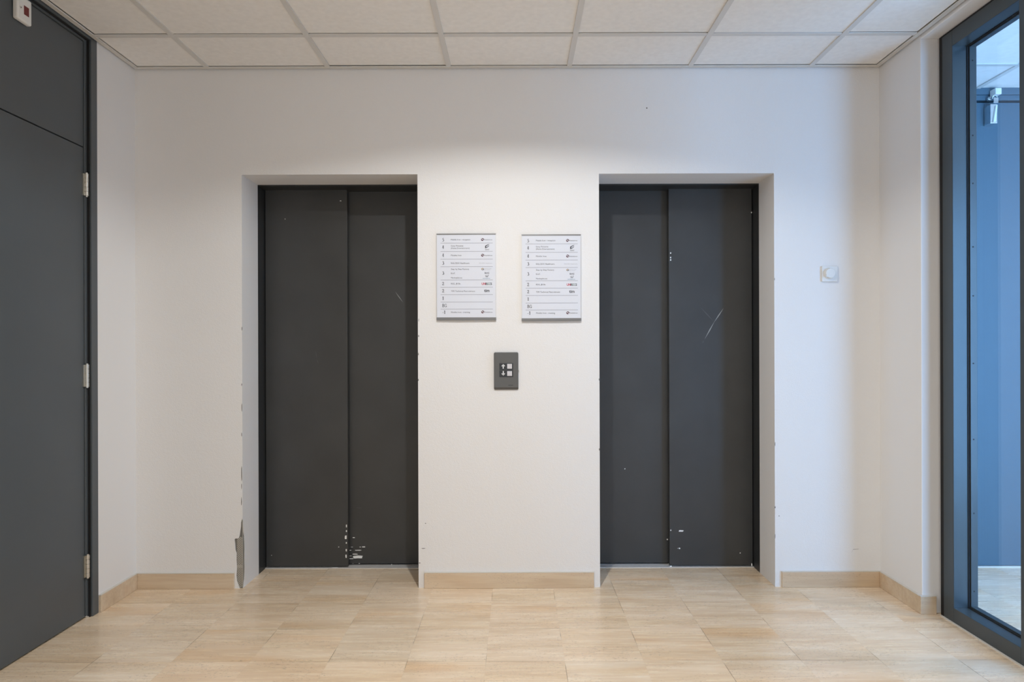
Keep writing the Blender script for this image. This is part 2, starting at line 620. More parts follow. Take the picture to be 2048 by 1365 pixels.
def elevator(x0, x1, mirror, xsplit, label, marks):
    t = empty('elevator', ((x0 + x1) / 2, REV, 0), label, 'elevator', 'pair of passenger lifts')
    fr = MB()
    fr.box(x0 - 0.05, x0, REV + 0.001, 0.42, 0, 2.12)
    fr.box(x1, x1 + 0.05, REV + 0.001, 0.42, 0, 2.12)
    fr.box(x0, x1, REV + 0.001, 0.42, 2.056, 2.12)
    o = fr.build('door_frame', LIFTFRAME, t)
    si = MB()
    si.box(x0, x1, 0.300, 0.318, -0.01, 0.0035)
    si.box(x0, x1, 0.324, 0.345, -0.01, 0.0035)
    si.box(x0, x1, 0.350, 0.42, -0.01, 0.0035)
    si.build('door_sill', ALU, t)
    f, r = MB(), MB()
    if not mirror:
        f.box(x0 + 0.004, xsplit, YF, YF + 0.034, 0.010, 2.06)
        r.box(xsplit - 0.06, x1 - 0.003, YR, YR + 0.034, 0.010, 2.06)
    else:
        f.box(xsplit, x1 - 0.004, YF, YF + 0.034, 0.010, 2.06)
        r.box(x0 + 0.003, xsplit + 0.06, YR, YR + 0.034, 0.010, 2.06)
    ef, er = MB(), MB()
    for k, a in marks:
        if k == 'fc': chip(ef, *a, YF)
        if k == 'rc': chip(er, *a, YR)
        if k == 'fs': streak(ef, (mx(a[0], YF), mz(a[1], YF)), (mx(a[2], YF), mz(a[3], YF)), a[4], YF - 0.0004, a[5])
        if k == 'rs': streak(er, (mx(a[0], YR), mz(a[1], YR)), (mx(a[2], YR), mz(a[3], YR)), a[4], YR - 0.0004, a[5])
    mats = [LIFT, CHIPW, SCRATCH, FAINT]
    for b, e in ((f, ef), (r, er)):
        n = len(b.v)
        b.v += e.v; b.f += [tuple(i + n for i in q) for q in e.f]; b.mi += e.mi
    f.build('door_panel', mats, t, bevel=0.0018)
    r.build('door_panel', mats, t, bevel=0.0018)
    return t


def E7(x, y):                         # measurements taken from an enlarged detail of the photo
    return 440 + x / 4.655, 1000 + y / 4.655


ml = []
for cx, cy, w, h in ((1172, 240, 10, 26), (1172, 288, 10, 20), (1166, 345, 18, 36), (1171, 398, 10, 16), (1170, 466, 11, 22), (1168, 522, 12, 32), (1100, 436, 9, 9), (474, 512, 8, 5), (1065, 628, 60, 5)):
    ml.append(('fc', (*E7(cx, cy), w / 4.655, h / 4.655)))
for cx, cy, w, h in ((1187, 592, 12, 30), (1240, 349, 22, 8), (1332, 436, 30, 9), (1300, 437, 16, 5), (1222, 437, 20, 4), (1280, 467, 60, 7), (1205, 467, 24, 6), (1253, 503, 46, 8), (1278, 530, 92, 26),
                     (1212, 545, 50, 7), (1205, 520, 30, 4), (1290, 590, 12, 6), (1592, 600, 8, 6), (1232, 590, 8, 5)):
    ml.append(('rc', (*E7(cx, cy), w / 4.655, h / 4.655)))
ml += [('fc', (682, 401, 3, 1.8)), ('fc', (571, 437, 1.6, 1.6)), ('rs', (790.5, 582.5, 806.5, 605, 0.0035, 2)), ('fs', (631, 700, 634, 718, 0.003, 3)), ('fs', (634, 718, 637, 728, 0.003, 3)),
       ('rs', (709, 1015, 724, 1016, 0.003, 3)), ('fs', (539, 1120, 545, 1122, 0.003, 3)), ('fc', (524.5, 374.5, 8, 1.2))]


def E6(x, y):
    return 1180 + x / 3.303, 1000 + y / 3.303


mr = []
for cx, cy, w, h in ((530, 205, 7, 9), (598, 210, 32, 11), (587, 325, 10, 9), (530, 443, 14, 7), (576, 325, 4, 4), (988, 357, 7, 7), (1064, 434, 7, 18), (745, 447, 8, 4), (1055, 450, 20, 4), (536, 452, 8, 4)):
    mr.append(('fc', (*E6(cx, cy), w / 3.303, h / 3.303)))
for cx, cy, w, h in ((507, 266, 7, 9), (515, 430, 7, 9)):
    mr.append(('rc', (*E6(cx, cy), w / 3.303, h / 3.303)))
mr += [('fc', (1341.7, 507.5, 2.3, 3)), ('fc', (1341.7, 516.4, 2.4, 3.2)), ('fc', (1341.7, 521.3, 2.6, 3)), ('fc', (1503.6, 426.6, 2.2, 3)),
       ('fs', (1448, 617, 1427, 648, 0.0052, 2)), ('fs', (1430, 643, 1409, 680.5, 0.0052, 2)), ('fs', (1408, 682, 1404.5, 689, 0.004, 3)),
       ('fs', (1400, 615, 1428, 645, 0.005, 3)), ('rs', (1200, 381, 1218, 381.6, 0.004, 2)), ('rs', (1216, 381.5, 1242, 382.2, 0.003, 3)), ('rc', (1249, 939, 2, 2))]
LSPLIT, RSPLIT = mx(695, YF), mx(1338, YF)
elevator(LA0, LA1, False, LSPLIT, 'left lift with dark grey sliding doors, its left wall corner knocked open above the skirting', ml)
elevator(LB0, LB1, True, RSPLIT, 'right lift with dark grey sliding doors and a long pale Y-shaped scratch', mr)

# ------------------------------------------------------------------ door on the left wall
d1 = empty('door_1', (XL, -0.847, 0), 'tall flush grey door with top panel on the left wall', None, None, 'structure')
fr = MB()
for ya, yb in ((DY0, -0.353), (DY1, -1.341)):
    fr.box(-2.03, XL + 0.002, ya, yb, 0, 2.60)
fr.box(-2.03, XL + 0.002, -1.341, -0.353, 2.576, 2.60)
# stepped inner lining behind a black seal
for ya, yb in ((-0.3535, -0.372), (-1.322, -1.3405)):
    fr.box(-2.03, LEAFX + 0.0045, ya, yb, 0, 2.5755)
fr.box(-2.03, LEAFX + 0.0045, -1.322, -0.372, 2.562, 2.5755)
fr.build('door_frame', DOOR, d1, bevel=0.002)
gk = MB()
gk.box(LEAFX + 0.0047, LEAFX + 0.0145, -0.3578, -0.3532, 0, 2.5758)
gk.box(LEAFX + 0.0047, LEAFX + 0.0145, -1.3408, -1.3362, 0, 2.5758)
gk.box(LEAFX + 0.0047, LEAFX + 0.0145, -1.3362, -0.3578, 2.571, 2.5758)
gk.build('rebate_seal', RUBBER_SHADE, d1)
lf = MB(); lf.box(LEAFX - 0.05, LEAFX, -1.3195, -0.3745, 0.006, 2.088)
leaf = lf.build('door_leaf', DOOR, d1, bevel=0.0015)
tp = MB(); tp.box(LEAFX - 0.05, LEAFX, -1.3195, -0.3745, 2.093, 2.5595)
tp.build('top_panel', DOOR, d1, bevel=0.0015)
vb = MB(); vb.box(-2.05, LEAFX - 0.051, -1.328, -0.366, 0.0, 2.57)
vb.build('door_backing', RUBBER_SHADE, d1)
HY = -0.3705                           # hinge knuckles stand in the rebate
for py0, py1 in ((345, 390), (727, 772), (1108, 1153)):
    dep = 3.4 + HY
    z0, z1 = mz(py1, HY), mz(py0, HY)
    h = MB()
    n = 5
    for k in range(n):
        za = z0 + (z1 - z0) * k / n + 0.0008
        zb = z0 + (z1 - z0) * (k + 1) / n - 0.0008
        h.cyl((LEAFX + 0.011, HY, za), 0.0085, zb - za, 'z', 16)
    h.cyl((LEAFX + 0.011, HY, z0 - 0.004), 0.0055, z1 - z0 + 0.008, 'z', 12)
    h.box(LEAFX - 0.0005, LEAFX + 0.0065, HY - 0.0165, HY - 0.006, z0 + 0.002, z1 - 0.002)
    h.box(LEAFX - 0.003, LEAFX + 0.004, HY - 0.012, HY - 0.002, z0 + 0.001, z1 - 0.001)
    o = h.build('hinge', STEEL, d1, smooth=True)
    o['label'] = 'bright steel butt hinge'
hd = MB()
hd.box(LEAFX, LEAFX + 0.006, -1.28, -1.235, 0.98, 1.16)
hd.cyl((LEAFX, -1.258, 1.06), 0.010, 0.055, 'x', 14)
hd.cyl((LEAFX + 0.052, -1.262, 1.06), 0.010, 0.13, 'y', 14)
hd.build('door_handle', STEEL, d1, bevel=0.002)
bs = MB()
bs.box(LEAFX - 0.02, LEAFX + 0.008, -0.377, -0.358, 0.0, 0.012)
bs.box(LEAFX - 0.01, LEAFX + 0.010, -0.366, -0.350, 0.0, 0.007)
bs.build('frame_foot', CHROME, d1, bevel=0.002)

# ------------------------------------------------------------------ white device high on the left door
dv = empty('door_alarm', (-1.902, -0.763, 2.46), 'small white box with a dark red window fixed high on the grey left door', 'alarm')
b = MB(); b.box(LEAFX, -1.891, -0.802, -0.724, 2.458, 2.556)
b.build('housing', WHITEP, dv, bevel=0.007, seg=4, smooth=True)
b = MB(); b.box(-1.8915, -1.8902, -0.769, -0.742, 2.4875, 2.5225)
b.build('red_window', RED, dv, bevel=0.0015)
b = MB(); b.cyl((-1.8912, -0.787, 2.505), 0.0058, 0.0022, 'x', 20); b.cyl((-1.8892, -0.787, 2.505), 0.0024, 0.0006, 'x', 12, 1)
b.build('key_switch', [OFFW, BLACK], dv)

# ------------------------------------------------------------------ glazed partition on the right
win = empty('window_1', (GX, -0.95, 0), 'dark grey framed glass partition on the right wall', None, None, 'structure')
GD = 0.062                             # depth from the frame face back to the glazing beads
XB = GX + 0.106                        # back of the frame
HZ0, HZ1 = 2.492, 2.559
JY = -0.456                            # inner edge of the far jamb
panes = [(-0.847, JY), (-1.45, -0.930)]
fm = MB()
fm.box(GX, XB, -0.387, JY, 0, HZ1)
for a, c in ((-0.930, -0.847), (-1.533, -1.45)):
    fm.box(GX, XB, a, c, 0, HZ1)
for a, c in panes:
    fm.box(GX, XB, a, c, HZ0, HZ1)
    fm.box(GX, XB, a, c, 0, 0.066)
fm.build('frame', FRAME, win, bevel=0.002)
lip = MB()
lip.box(GX + 0.006, XB, -0.387, -0.358, 0, 2.570)
lip.box(GX + 0.006, XB, -1.545, -0.387, HZ1, 2.570)
lip.build('shadow_gap_strip', RUBBER_SHADE, win)  # black strips stand in for the shade in the gap around the frame
sl = MB()
sl.box(GX - 0.008, GX, -1.533, -0.375, 0.0, 0.004)
sl.build('floor_sealant', SEAL, win)
for a, c in panes:
    gk, bead = MB(), MB()
    g0 = 0.007
    # gasket ring recessed, then the bead ring in front of the glass
    # black gasket line at the back of the reveal, then the screwed bead that holds the glass
    for m_, xa, xb, th in ((gk, GX + GD, GX + GD + 0.008, 0.0035), (bead, GX + GD + 0.008, GX + GD + 0.034, 0.009)):
        m_.box(xa, xb, c - th, c, 0.066, HZ0)
        m_.box(xa, xb, a, a + th, 0.066, HZ0)
        m_.box(xa, xb, a + th, c - th, HZ0 - th, HZ0)
        m_.box(xa, xb, a + th, c - th, 0.066, 0.066 + th)
    y0, y1, z0, z1 = a, c, 0.066, HZ0
    for py in (124, 274, 370, 497, 595, 730, 882, 1030, 1186):
        z = min(max(mz(py, -0.463), z0 + 0.03), z1 - 0.03)
        bead.cyl((GX + GD + 0.020, c - 0.0088, z), 0.0034, -0.0008, 'y', 10, 1)
        bead.cyl((GX + GD + 0.020, a + 0.0088, z), 0.0034, 0.0008, 'y', 10, 1)
    gk.build('gasket', RUBBER_SHADE, win)
    bead.build('glazing_bead', [FRAME, RUBBER_SHADE], win)
    gl = MB()
    gl.box(GX + GD + 0.036, GX + GD + 0.042, y0 - 0.003, y1 + 0.003, z0 - 0.003, z1 + 0.003)
    gl.build('glass_pane', GLASS, win)

# ------------------------------------------------------------------ door at the end of the corridor beyond the glass
d2 = empty('door_2', (2.75, 0.30, 0), 'tall blue-grey door in the corridor behind the glass', None, None, 'structure')
fr = MB()
fr.box(2.0, 2.07, 0.285, 0.36, 0, 2.594)
fr.box(3.43, 3.5, 0.285, 0.36, 0, 2.594)
fr.box(2.07, 3.43, 0.285, 0.36, 2.556, 2.594)
fr.box(2.07, 3.43, 0.292, 0.36, 2.528, 2.556)
fr.build('door_frame', BLUEDOOR, d2, bevel=0.002)
th = MB(); th.box(2.07, 3.43, 0.286, 0.2995, 0, 0.005)
th.build('threshold', SEAL, d2)
lf = MB(); lf.box(2.078, 3.422, 0.30, 0.35, 0.006, 2.518)
lf.build('door_leaf', BLUEDOOR, d2, bevel=0.002)
bk = MB(); bk.box(2.07, 3.43, 0.352, 0.36, 0.0, 2.528)
bk.build('door_backing', RUBBER_SHADE, d2)
yl = 0.24
lt = empty('door_latch', (mx(1992, yl), yl, 2.3), 'chrome latch hanging below a white keeper at the head of the corridor door', 'latch')
b = MB(); b.box(mx(1993, yl), mx(2005, yl), yl, 0.285, mz(191, yl), mz(178.5, yl) )
b.build('keeper', WHITEP, lt, bevel=0.002)
b = MB()
xc = mx(1995, yl)
for i in range(15):                    # curved hook between keeper and latch
    a0, a1 = PI * (0.1 + 1.3 * i / 15), PI * (0.1 + 1.3 * (i + 1) / 15)
    for rr in (0.011,):
        p0 = (xc + rr * math.cos(a0), mz(197, yl) + rr * math.sin(a0)); p1 = (xc + rr * math.cos(a1), mz(197, yl) + rr * math.sin(a1))
        q0 = (xc + (rr + .005) * math.cos(a0), mz(197, yl) + (rr + .005) * math.sin(a0)); q1 = (xc + (rr + .005) * math.cos(a1), mz(197, yl) + (rr + .005) * math.sin(a1))
        b.prism([p0, q0, q1, p1], 'y', yl + 0.012, yl + 0.022)
b.box(mx(1990, yl), mx(1999.5, yl), yl + 0.004, yl + 0.03, mz(208, yl), mz(197.5, yl))
b.build('hook', CHROME, lt, bevel=0.001)
b = MB()
b.box(mx(1984, yl), mx(1998, yl), yl + 0.006, 0.299, mz(249, yl), mz(210, yl))
b.build('latch_body', CHROME, lt, bevel=0.003)
b = MB()
b.prism([(mx(1988, yl), mz(247, yl)), (mx(1993, yl), mz(247, yl)), (mx(1996.5, yl), mz(213, yl)), (mx(1993.5, yl), mz(213, yl))], 'y', yl - 0.002, yl + 0.006)  # slanted white sliver stands in for a highlight on the chrome body
b.build('highlight_strip', WHITEP, lt, bevel=0.001)
b = MB(); b.cyl((mx(1979.5, 0.28), 0.286, mz(201, 0.28)), 0.010, -0.012, 'y', 16)
b.cyl((mx(1979.5, 0.28), 0.276, mz(201, 0.28)), 0.005, -0.012, 'y', 12)
b.build('strike_pin', CHROME, lt)

# ------------------------------------------------------------------ lettering helpers
def text_mesh(body, size, width=None, bold=0.0, align='LEFT', shear=0.0):
    cu = bpy.data.curves.new('lettering', 'FONT')
    cu.body = body; cu.size = size; cu.resolution_u = 2
    cu.offset = bold * size
    cu.shear = shear
    o = bpy.data.objects.new('lettering', cu)
    COL.objects.link(o)
    bpy.context.view_layer.update()
    dg = bpy.context.evaluated_depsgraph_get()
    me = bpy.data.meshes.new_from_object(o.evaluated_get(dg))
    vs = [v.co.copy() for v in me.vertices]
    fs = [tuple(p.vertices) for p in me.polygons]
    bpy.data.objects.remove(o); bpy.data.meshes.remove(me); bpy.data.curves.remove(cu)
    x0 = min(v.x for v in vs); x1 = max(v.x for v in vs)
    k = (width / (x1 - x0)) if width else 1.0
    w = (x1 - x0) * k
    sh = {'LEFT': 0, 'CENTER': -w / 2, 'RIGHT': -w}[align]
    return [((v.x - x0) * k + sh, v.y) for v in vs], fs


GLYPH = {  # old-style serif numerals: strokes (points, start width, end width) in a box 0..0.6 x 0..1
    '1': [([(0.30, 0.0), (0.30, 1.0)], .14), ([(0.12, 0.84), (0.30, 1.0)], .08), ([(0.12, 0.025), (0.48, 0.025)], .05)],
    '2': [([(0.06, .74), (.12, .92), (.28, .99), (.44, .92), (.49, .74), (.42, .54), (.24, .28), (.06, .06)], .11), ([(0.06, .05), (.52, .05), (.56, .16)], .11)],
    '3': [([(0.08, .84), (.18, .97), (.34, .98), (.46, .86), (.44, .68), (.32, .56), (.20, .54)], .09), ([(.28, .55), (.44, .48), (.52, .32), (.48, .14), (.32, .02), (.16, .01), (.06, .08)], .12)],
    '4': [([(0.40, 0.0), (0.40, 1.0)], .13), ([(0.38, .98), (0.04, .30)], .06), ([(0.02, .28), (.60, .28)], .07), ([(0.26, .02), (.54, .02)], .04)],
    '5': [([(0.16, .96), (.52, .98)], .12), ([(0.16, .98), (.13, .56)], .06), ([(0.13, .58), (.30, .62), (.46, .52), (.52, .32), (.46, .12), (.30, .01), (.14, .01), (.05, .08)], .11)],
    '-': [([(0.06, .36), (.38, .36)], .10)],
    'B': [([(0.14, 0.0), (0.14, 1.0)], .13), ([(0.0, .98), (.34, .98), (.48, .88), (.48, .66), (.34, .54), (.14, .53)], .07), ([(.32, .53), (.52, .42), (.55, .22), (.46, .06), (.30, .02), (0.0, .02)], .085)],
    'G': [([(0.62, .74), (.58, .90), (.42, .99), (.24, .95), (.10, .76), (.06, .50), (.10, .24), (.24, .05), (.42, .01), (.58, .08), (.60, .12)], .085), ([(.60, .06), (.60, .40)], .12), ([(.46, .41), (.72, .41)], .05)],
}


def glyphs(s, h, gap=0.1):
    vs, fs = [], []
    x = 0.0
    for ch in s:
        wmax = 0
        for pts, wd in GLYPH[ch]:
            for (a, c) in zip(pts[:-1], pts[1:]):
                dx, dz = c[0] - a[0], c[1] - a[1]
                L = math.hypot(dx, dz)
                ux, uz = dx / L, dz / L
                # contrast: vertical strokes heavy, horizontal ones light
                w = wd * (0.8 + 0.5 * abs(uz))
                nx, nz = -uz * w / 2, ux * w / 2
                e = w * 0.2
                q = [(a[0] - ux * e + nx, a[1] - uz * e + nz), (c[0] + ux * e + nx, c[1] + uz * e + nz), (c[0] + ux * e - nx, c[1] + uz * e - nz), (a[0] - ux * e - nx, a[1] - uz * e - nz)]
                n = len(vs)
                vs += [((x + p[0]) * h, p[1] * h) for p in q]
                fs.append((n, n + 1, n + 2, n + 3))
                wmax = max(wmax, a[0], c[0])
        x += wmax + gap
    return vs, fs


# ------------------------------------------------------------------ directory boards
U = 6.4 * F / 3.388                    # enlarged-photo units per metre on the board


def directory(px0, py0, label):
    """boards measured from an enlargement whose board corner is at (86, 108)"""
    X0, Z0 = mx(px0, -0.012), mz(py0, -0.012)
    W, Hh = 762 / U, 1112 / U
    t = empty('directory_sign', (X0 + W / 2, -0.004, Z0 - Hh), label, 'directory sign', 'floor directories between the lifts')

    def surf(x):                       # gently bowed sheet
        s = (x - X0) / W * 2 - 1
        return -0.0085 - 0.0016 * (1 - s * s)

    b = MB()
    b.box(X0, X0 + 0.0022, -0.0095, 0, Z0 - Hh + 0.004, Z0 - 0.003)
    b.box(X0 + W - 0.0022, X0 + W, -0.0095, 0, Z0 - Hh + 0.004, Z0 - 0.003)
    b.box(X0 + 0.0022, X0 + W - 0.0022, -0.003, 0, Z0 - Hh + 0.004, Z0 - 0.003)
    b.build('backing_frame', ALU, t)
    for nm, za, zb in (('top_cap', Z0 - 8.5 / U * 2, Z0), ('bottom_cap', Z0 - Hh, Z0 - Hh + 38 / U)):
        prof = [(X0, 0), (X0 + W, 0)] + [(X0 + W * (1 - k / 12), surf(X0 + W * (1 - k / 12)) - (0.0010 if nm == 'top_cap' else 0.0022)) for k in range(13)]
        b = MB(); b.prism(prof, 'z', za, zb)
        b.build(nm, DARKALU, t, bevel=0.0008)
    zs, ze = Z0 - 17 / U, Z0 - Hh + 38 / U
    b = MB()
    n = 24
    xa, xb = X0 + 0.0024, X0 + W - 0.0024
    for k in range(n):
        p, q = xa + (xb - xa) * k / n, xa + (xb - xa) * (k + 1) / n
        b.quad([(p, surf(p), ze), (q, surf(q), ze), (q, surf(q), zs), (p, surf(p), zs)])
        b.quad([(p, surf(p) + 0.0012, ze), (q, surf(q) + 0.0012, ze), (q, surf(q) + 0.0012, zs), (p, surf(p) + 0.0012, zs)])
    for ry in (230, 338, 437, 533, 703, 797, 891, 987, 1077):
        z = Z0 - (ry - 108) / U
        ra, rb = X0 + (138 - 86) / U, X0 + (806 - 86) / U
        for k in range(20):
            p, q = ra + (rb - ra) * k / 20, ra + (rb - ra) * (k + 1) / 20
            b.quad([(p, surf(p) - 0.0004, z - 0.0010), (q, surf(q) - 0.0004, z - 0.0010), (q, surf(q) - 0.0004, z + 0.0010), (p, surf(p) - 0.0004, z + 0.0010)], 1)
    ins = b.build('insert', [PAPER, RULE], t, smooth=False)

    def put(m, vf, ux, uy, mi=0):
        vs, fs = vf
        ox, oz = X0 + (ux - 86) / U, Z0 - (uy - 108) / U
        n = len(m.v)
        for v in vs:
            x = ox + v[0]
            m.v.append((x, surf(x) - 0.0006, oz + v[1]))
        for f in fs:
            m.f.append(tuple(n + i for i in f)); m.mi.append(mi)

    for s, ux, base in (('5', 160, 208), ('4', 158, 300), ('4', 158, 405), ('3', 160, 505), ('3', 160, 634), ('2', 158, 770), ('2', 158, 862), ('1', 158, 957), ('BG', 160, 1050), ('-1', 158, 1136)):
        num = MB()
        put(num, glyphs(s, 40 / U, 0.12), ux, base)
        num.build('floor_number', INK, t)
    for s, base, wid in (('Mobile Iron - reception', 196, 248), ('Sony Pictures', 275, 158), ('(Home Entertainment)', 305, 238), ('Mobile Iron', 397, 134), ('RALCEXI Healthcare', 497, 236),
                         ('Step by Step Factory', 573, 232), ('B.A.F.', 627, 55), ('Marketplus.eu', 684, 142), ('RSG, JB Bv.', 760, 126), ('TIM Technical Recruitment', 856, 308), ('Mobile Iron - training', 1126, 242)):
        tx = MB()
        put(tx, text_mesh(s, 27 / U, wid / U, 0.0), 271, base)
        tx.build('tenant_name', INKM, t)

    def logo(fill):
        m = MB(); mats = fill(m)
        m.build('logo', mats, t)

    def disc(r, a0=0, a1=2 * PI, n=18, ri=0.0):
        vs, fs = [], []
        for i in range(n):
            p, q = a0 + (a1 - a0) * i / n, a0 + (a1 - a0) * (i + 1) / n
            k = len(vs)
            vs += [(ri * math.cos(p), ri * math.sin(p)), (r * math.cos(p), r * math.sin(p)), (r * math.cos(q), r * math.sin(q)), (ri * math.cos(q), ri * math.sin(q))]
            fs.append((k, k + 1, k + 2, k + 3))
        return vs, fs

    for uy in (187, 388, 1115):
        def iron(m, uy=uy):
            put(m, disc(17 / U, PI * 0.80, PI * 1.72), 675, uy, 0)
            put(m, disc(17 / U, -PI * 0.22, PI * 0.78, 18, 7.5 / U), 677, uy - 2, 1)
            put(m, ([(-9 / U, -3 / U), (-4 / U, -8 / U), (9 / U, 6 / U), (4 / U, 10 / U)], [(0, 1, 2, 3)]), 675, uy - 4, 2)
            put(m, text_mesh('MobileIron', 21 / U, 104 / U, 0.0), 697, uy + 9, 3)
            return [INKMAR, INKMAR, PAPER, INKM]
        logo(iron)

    def swoosh(m):
        def poly(pts):
            return [((x - 735) / U, -(y - 272) / U) for x, y in pts], [tuple(range(len(pts)))]
        put(m, poly([(709, 272), (716, 262), (738, 252), (766, 243), (750, 256), (728, 266), (722, 276), (722, 284), (709, 298)]), 735, 272)
        put(m, poly([(709, 298), (722, 284), (745, 276), (752, 279), (735, 288), (718, 296)]), 735, 272)
        put(m, poly([(740, 270), (762, 262), (758, 272), (744, 276)]), 735, 272, 1)
        put(m, text_mesh('SONY', 22 / U, 54 / U, 0.008, 'CENTER'), 736, 323, 1)
        return [INK, INKM]
    logo(swoosh)

    def pale(m):
        put(m, text_mesh('RALCEXI Healthcare', 17 / U, 170 / U), 632, 494)
        return [INKL]
    logo(pale)

    def step(m):
        put(m, disc(15 / U, PI * .15, PI * 1.35, 16, 7 / U), 676, 566)
        put(m, disc(15 / U, -PI * .75, PI * .1, 16, 7 / U), 679, 564, 1)
        put(m, text_mesh('STEP BY STEP', 13 / U, 92 / U), 697, 564, 2)
        put(m, text_mesh('FACTORY', 12 / U, 78 / U), 697, 579, 2)
        return [INKO, INKM, INKL]
    logo(step)

    def bas(m):
        put(m, text_mesh('BAS', 31 / U, 58 / U, 0.012, 'CENTER'), 732, 625)
        return [INKM]
    logo(bas)

    def market(m):
        put(m, text_mesh('tLF', 24 / U, 46 / U, 0.004, 'CENTER'), 732, 656)
        put(m, ([(-20 / U, 0), (20 / U, 0), (12 / U, -6 / U), (-12 / U, -6 / U)], [(0, 1, 2, 3)]), 730, 660)
        put(m, text_mesh('marketplus.eu', 17 / U, 96 / U, 0.004, 'CENTER', 0.2), 724, 689, 1)
        return [INKM, INKT]
    logo(market)

    def rsg(m):
        put(m, text_mesh('UN', 40 / U, 50 / U, 0.03), 664, 767)
        put(m, text_mesh('R', 40 / U, 20 / U, 0.03), 714, 767, 1)
        put(m, text_mesh('ECC', 40 / U, 42 / U, 0.02), 733, 767, 2)
        put(m, text_mesh('S', 40 / U, 18 / U, 0.02), 777, 767, 3)
        return [INKR, INK, INKG, INK]
    logo(rsg)

    def tim(m):
        put(m, text_mesh('tim', 54 / U, 68 / U, 0.02, 'CENTER'), 729, 858)
        return [INK]
    logo(tim)
    return t


directory(873.4, 466.9, 'printed floor directory hung beside the left lift, left one of the pair')
directory(1043.6, 469.1, 'printed floor directory hung beside the right lift, right one of the pair')

# ------------------------------------------------------------------ call panel
YP = -0.016
def C4(x, y, d=YP):
    return mx(970 + x / 13.64, d), mz(690 + y / 13.64, d)


cp = empty('elevator_call_switch', (C4(575, 0)[0], -0.008, C4(0, 1230)[1]), 'dark grey lift call panel with up and down arrows, below the two directory boards', 'call button panel')
b = MB()
xa, za = C4(240, 1230); xb, zb = C4(910, 205)
zc = C4(0, 1160)[1]
def rrect(x0_, x1_, z0_, z1_, rad, k=6):
    out = []
    for cx_, cz_, a0_ in ((x1_ - rad, z1_ - rad, 0), (x0_ + rad, z1_ - rad, PI / 2), (x0_ + rad, z0_ + rad, PI), (x1_ - rad, z0_ + rad, 1.5 * PI)):
        out += [(cx_ + rad * math.cos(a0_ + PI / 2 * i / k), cz_ + rad * math.sin(a0_ + PI / 2 * i / k)) for i in range(k + 1)]
    return out
rings = [(-0.0005, rrect(xa, xb, za, zb, 0.007)), (-0.0045, rrect(xa, xb, za, zb, 0.007)), (YP + 0.002, rrect(xa + 0.0008, xb - 0.0008, zc - 0.002, zb - 0.0008, 0.0065)), (YP, rrect(xa + 0.003, xb - 0.003, zc, zb - 0.003, 0.0055))]
for (ya, ra), (yb, rb) in zip(rings[:-1], rings[1:]):
    for i in range(len(ra)):
        j = (i + 1) % len(ra)
        b.quad([(ra[i][0], ya, ra[i][1]), (ra[j][0], ya, ra[j][1]), (rb[j][0], yb, rb[j][1]), (rb[i][0], yb, rb[i][1])])
b.quad([(p[0], YP, p[1]) for p in rings[-1][1]])
pl = b.build('faceplate', PANELM, cp, smooth=True)
b = MB(); x0, z0 = C4(390, 880); x1, z1 = C4(765, 505)
b.box(x0, x1, YP - 0.0015, YP + 0.0005, z0, z1)
x0, z0 = C4(400, 693); x1, z1 = C4(757, 686)
b.box(x0, x1, YP - 0.0019, YP - 0.0014, z0, z1, 1)
b.build('display', [BLACK, PANELM], cp)
for ya, yb in ((522, 655), (718, 850)):
    b = MB(); x0, z0 = C4(603, yb); x1, z1 = C4(735, ya)
    b.box(x0, x1, YP - 0.006, YP - 0.0016, z0, z1)
    b.build('button', BUTTON, cp, bevel=0.001)
for up, yc in ((True, 590), (False, 778)):
    b = MB()
    s = -1 if up else 1
    def A(dx, dy):
        return C4(497 + dx, yc + s * dy)
    def q(pts):
        b.quad([(p[0], YP - 0.0019, p[1]) for p in pts])
    q([A(-13, -62), A(13, -62), A(13, 45), A(-13, 45)])
    q([A(0, 64), A(0, 34), A(-38, -4), A(-50, 12)])
    q([A(0, 64), A(0, 34), A(38, -4), A(50, 12)])
    b.build('arrow', ARROW, cp)
b = MB()
vs, fs = text_mesh('KONE', 0.0062, C4(757, 0)[0] - C4(640, 0)[0], 0.012)
ox, oz = C4(640, 1118)
b.v = [(ox + v[0], YP - 0.0003, oz + v[1]) for v in vs]; b.f = fs; b.mi = [0] * len(fs)
b.build('maker_mark', BLACK, cp)
b = MB(); b.cyl((xb, -0.006, mz(741, -0.006)), 0.0025, 0.003, 'x', 10)
b.build('side_screw', STEEL, cp)

# ------------------------------------------------------------------ rotary dial on the right
rd = empty('rotary_dimmer', (mx(1658), -0.005, mz(566)), 'small white square wall plate with a round dial, right of the right lift', 'dimmer switch')
b = MB(); b.box(mx(1642.4), mx(1674), -0.011, 0, mz(566), mz(534.6))
b.build('wall_plate', OFFW, rd, bevel=0.003, seg=3)
b = MB(); c = (mx(1657), -0.0105, mz(549.6))
b.cyl(c, 0.029, -0.004, 'y', 40, 0, 0.0285)
b.cyl((c[0], -0.0145, c[2]), 0.0255, -0.013, 'y', 40, 0, 0.0235)
b.build('dial', OFFW, rd, bevel=0.0015, smooth=True)
b = MB(); b.prism([(c[0] - 0.024, c[2] - 0.014), (c[0] - 0.019, c[2] - 0.020), (c[0] - 0.004, c[2] - 0.003), (c[0] - 0.007, c[2] + 0.001)], 'y', -0.0285, -0.026)
b.build('pointer', OFFW, rd)

# ------------------------------------------------------------------ light
w = bpy.data.worlds.new('world'); S.world = w
w.use_nodes = True
bg = w.node_tree.nodes['Background']
bg.inputs[0].default_value = (0.35, 0.6, 1.0, 1); bg.inputs[1].default_value = 0.0


